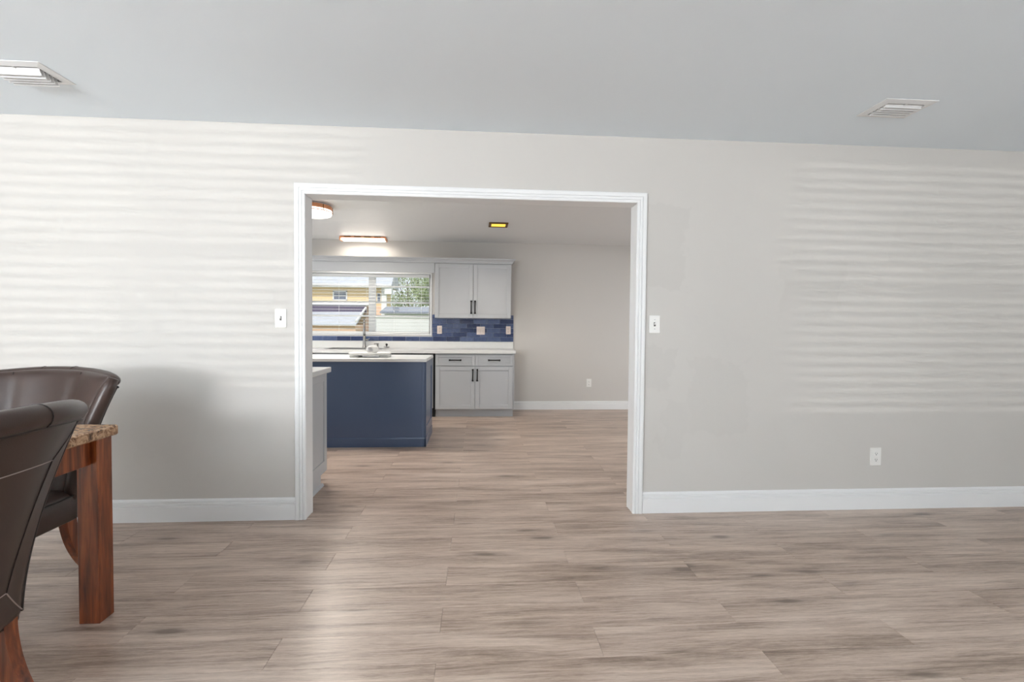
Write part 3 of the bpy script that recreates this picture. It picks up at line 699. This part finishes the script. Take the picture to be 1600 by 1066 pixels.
    for s in (-1, 1):
        def sq(c, hx, hy): return [(c[0] + a * hx, c[1] + b * hy, c[2]) for a, b in ((-1, -1), (1, -1), (1, 1), (-1, 1))]
        rg = []
        for q in range(13):
            zz = .345 * (1 - q / 12); k_ = max(0, 1 - zz / .338)
            rg.append(sq((s * .198, .213 + .022 * k_ + .121 * k_ ** 2.2, zz), .021 - .005 * k_, .027 - .008 * k_))
        MB().loft(rg).build('leg', M['wood'], r)
        MB().loft([sq((s * .212, -.235, 0), .015, .015), sq((s * .212, -.235, .33), .022, .022)]).build('leg', M['wood'], r)
    return r
c1 = make_chair('dark brown leather barrel-back chair behind the far end of the granite table')
c1.location = (-2.08, 2.105, 0)
c2 = copy_tree(c1); c2['label'] = 'dark brown leather chair on the long side of the table, stitched outer back showing'
c2.location = (-1.60, 1.28, 0); c2.rotation_euler = (0, 0, -R90)
for c in (c1, c2): c['group'] = 'leather dining chairs'

# ------------------------------------------------------------------ outdoors behind the kitchen window
struct(MB().box(-40, 30, 7.6, 70, -.5, -.3).build('ground', M['grass']), 'lawn outside the kitchen window')
r = thing('neighbor_house', 'pale yellow two-storey house with grey roofs seen through the kitchen window', 'house', (-11, 36, -.3))
MB().box(-20, -6.4, 34, 35.6, -.3, 4.1).build('wall', M['siding'], r)
for i in range(9): MB().box(-20, -6.395, 33.975, 34, 2.75 + i * .15, 2.75 + i * .15 + .135, .01).build('siding_board', M['siding'], r)
MB().loft([[(x, 33.3, 3.86), (x, 33.3, 4.0), (x, 35.6, 5.9), (x, 36.3, 4.0), (x, 36.3, 3.86)] for x in (-21, -5.95)]).build('upper_roof', M['shingle'], r)
MB().box(-21, -5.95, 33.22, 33.3, 3.82, 4.02, .01).build('fascia', M['outwhite'], r)
MB().box(-6.42, -5.95, 33.3, 33.9, 3.4, 3.86).build('eave_return', M['outwhite'], r)
w = MB().box(-10.06, -9.98, 33.93, 34, 2.98, 3.62).box(-9.16, -9.08, 33.93, 34, 2.98, 3.62).box(-10.06, -9.08, 33.93, 34, 3.56, 3.64).box(-10.06, -9.08, 33.93, 34, 2.96, 3.04).box(-9.98, -9.16, 33.94, 34, 3.30, 3.34).build('window_frame', M['outwhite'], r)
for a, b in ((3.04, 3.30), (3.34, 3.56)): MB().box(-9.98, -9.16, 33.96, 33.975, a, b).build('pane', M['outglass'], w)
w = MB().box(-7.05, -6.8, 33.93, 34, 2.9, 3.5).build('window_frame', M['outwhite'], r)
MB().box(-7.02, -6.83, 33.92, 33.93, 2.94, 3.46).build('pane', M['outglass'], w)
MB().box(-20, -7.3, 33.2, 33.98, 2.62, 2.78, .02).build('porch_gutter', M['outwhite'], r)
MB().box(-20, -7.75, 33.3, 33.9, 2.15, 2.62).build('porch_dark_band', M['darkband'], r)  # dark purple-grey band between the gutter and the porch roof
MB().loft([[(-20, y, z) for y, z in ((33.6, 2.2), (31.2, 1.32), (31.2, 1.22), (33.6, 2.1))], [(-7.8, y, z) for y, z in ((33.6, 2.3), (31.2, 1.32), (31.2, 1.22), (33.6, 2.2))]]).build('porch_roof', M['shingle'], r)
MB().tube([(-7.65, 33.2, 2.45), (-7.75, 31.0, 1.5)], .07, 6).build('rake_board', M['outwhite'], r)
MB().box(-20, -7.9, 31.5, 33.9, -.3, 1.3).build('porch_wall', M['peach'], r)
MB().box(-6.75, -6.38, 33.86, 33.99, -.3, 3.9, .02).build('corner_board', M['outwhite'], r)
MB().box(-7.85, -6.38, 33.9, 33.98, -.3, 2.6).build('side_wall', M['peach'], r)
r = thing('garden_wall', 'white stucco garden wall with coping outside the kitchen window', 'wall', (-1.2, 16.1, -.3))
MB().box(-3.45, 3.0, 16, 16.2, -.3, 1.49).build('body', M['stucco'], r)
MB().box(-3.5, 3.05, 15.96, 16.24, 1.49, 1.55, .01).build('coping', M['outwhite'], r)
r = thing('garden_shed', 'low grey-roofed shed between the garden wall and the trees', 'shed', (-3, 28, -.3))
MB().box(-5.2, -.5, 27, 30, -.3, 1.95).build('wall', M['outwhite'], r)
MB().loft([[(x, 26.7, 1.9), (x, 26.7, 2.0), (x, 28.5, 2.35), (x, 30.3, 2.0), (x, 30.3, 1.9)] for x in (-5.4, -.3)]).build('roof', M['outglass'], r)
def tree(label, x, y, h, rad, seed, n=3200):
    rr = random.Random(seed)
    r = thing('garden_tree', label, 'tree', (x, y, -.3), 'trees behind the garden wall')
    MB().tube([(x, y, -.3), (x + .1, y, h * .35), (x - .05, y, h * .7)], [.16, .12, .05], 8).build('trunk', M['bark'], r, True)
    for k in range(4):
        a = k * 1.6 + seed; MB().tube([(x, y, h * (.3 + .06 * k)), (x + math.cos(a) * rad * .6, y + math.sin(a) * rad * .6, h * (.55 + .07 * k))], [.06, .02], 6).build('branch', M['bark'], r)
    mb = MB()
    blobs = [(x + rr.uniform(-.6, .6) * rad, y + rr.uniform(-.6, .6) * rad, h * rr.uniform(.3, .95), rad * rr.uniform(.3, .55)) for _ in range(14)]
    for _ in range(n):
        bx, by, bz, br = rr.choice(blobs)
        d = Vector((rr.gauss(0, 1), rr.gauss(0, 1), rr.gauss(0, 1))).normalized() * br * rr.uniform(.55, 1.05)
        c = Vector((bx, by, bz)) + d; a = Vector((rr.gauss(0, 1), rr.gauss(0, 1), rr.gauss(0, 1))).normalized() * .12; b = a.orthogonal().normalized() * .05
        mb.add([c - a, c + b, c + a, c - b], [(0, 1, 2, 3)])
    o = mb.build('leaves', M['leaf'], r); o['kind'] = 'stuff'
tree('tall loose green tree right behind the yellow house corner', -7.0, 48, 8.0, 2.7, 1, 4200)
tree('broad green tree behind the low shed', -3.85, 40.5, 6.8, 1.7, 2)
tree('shorter olive green tree standing close to the shed', -1.9, 33.6, 5.4, 1.5, 3)
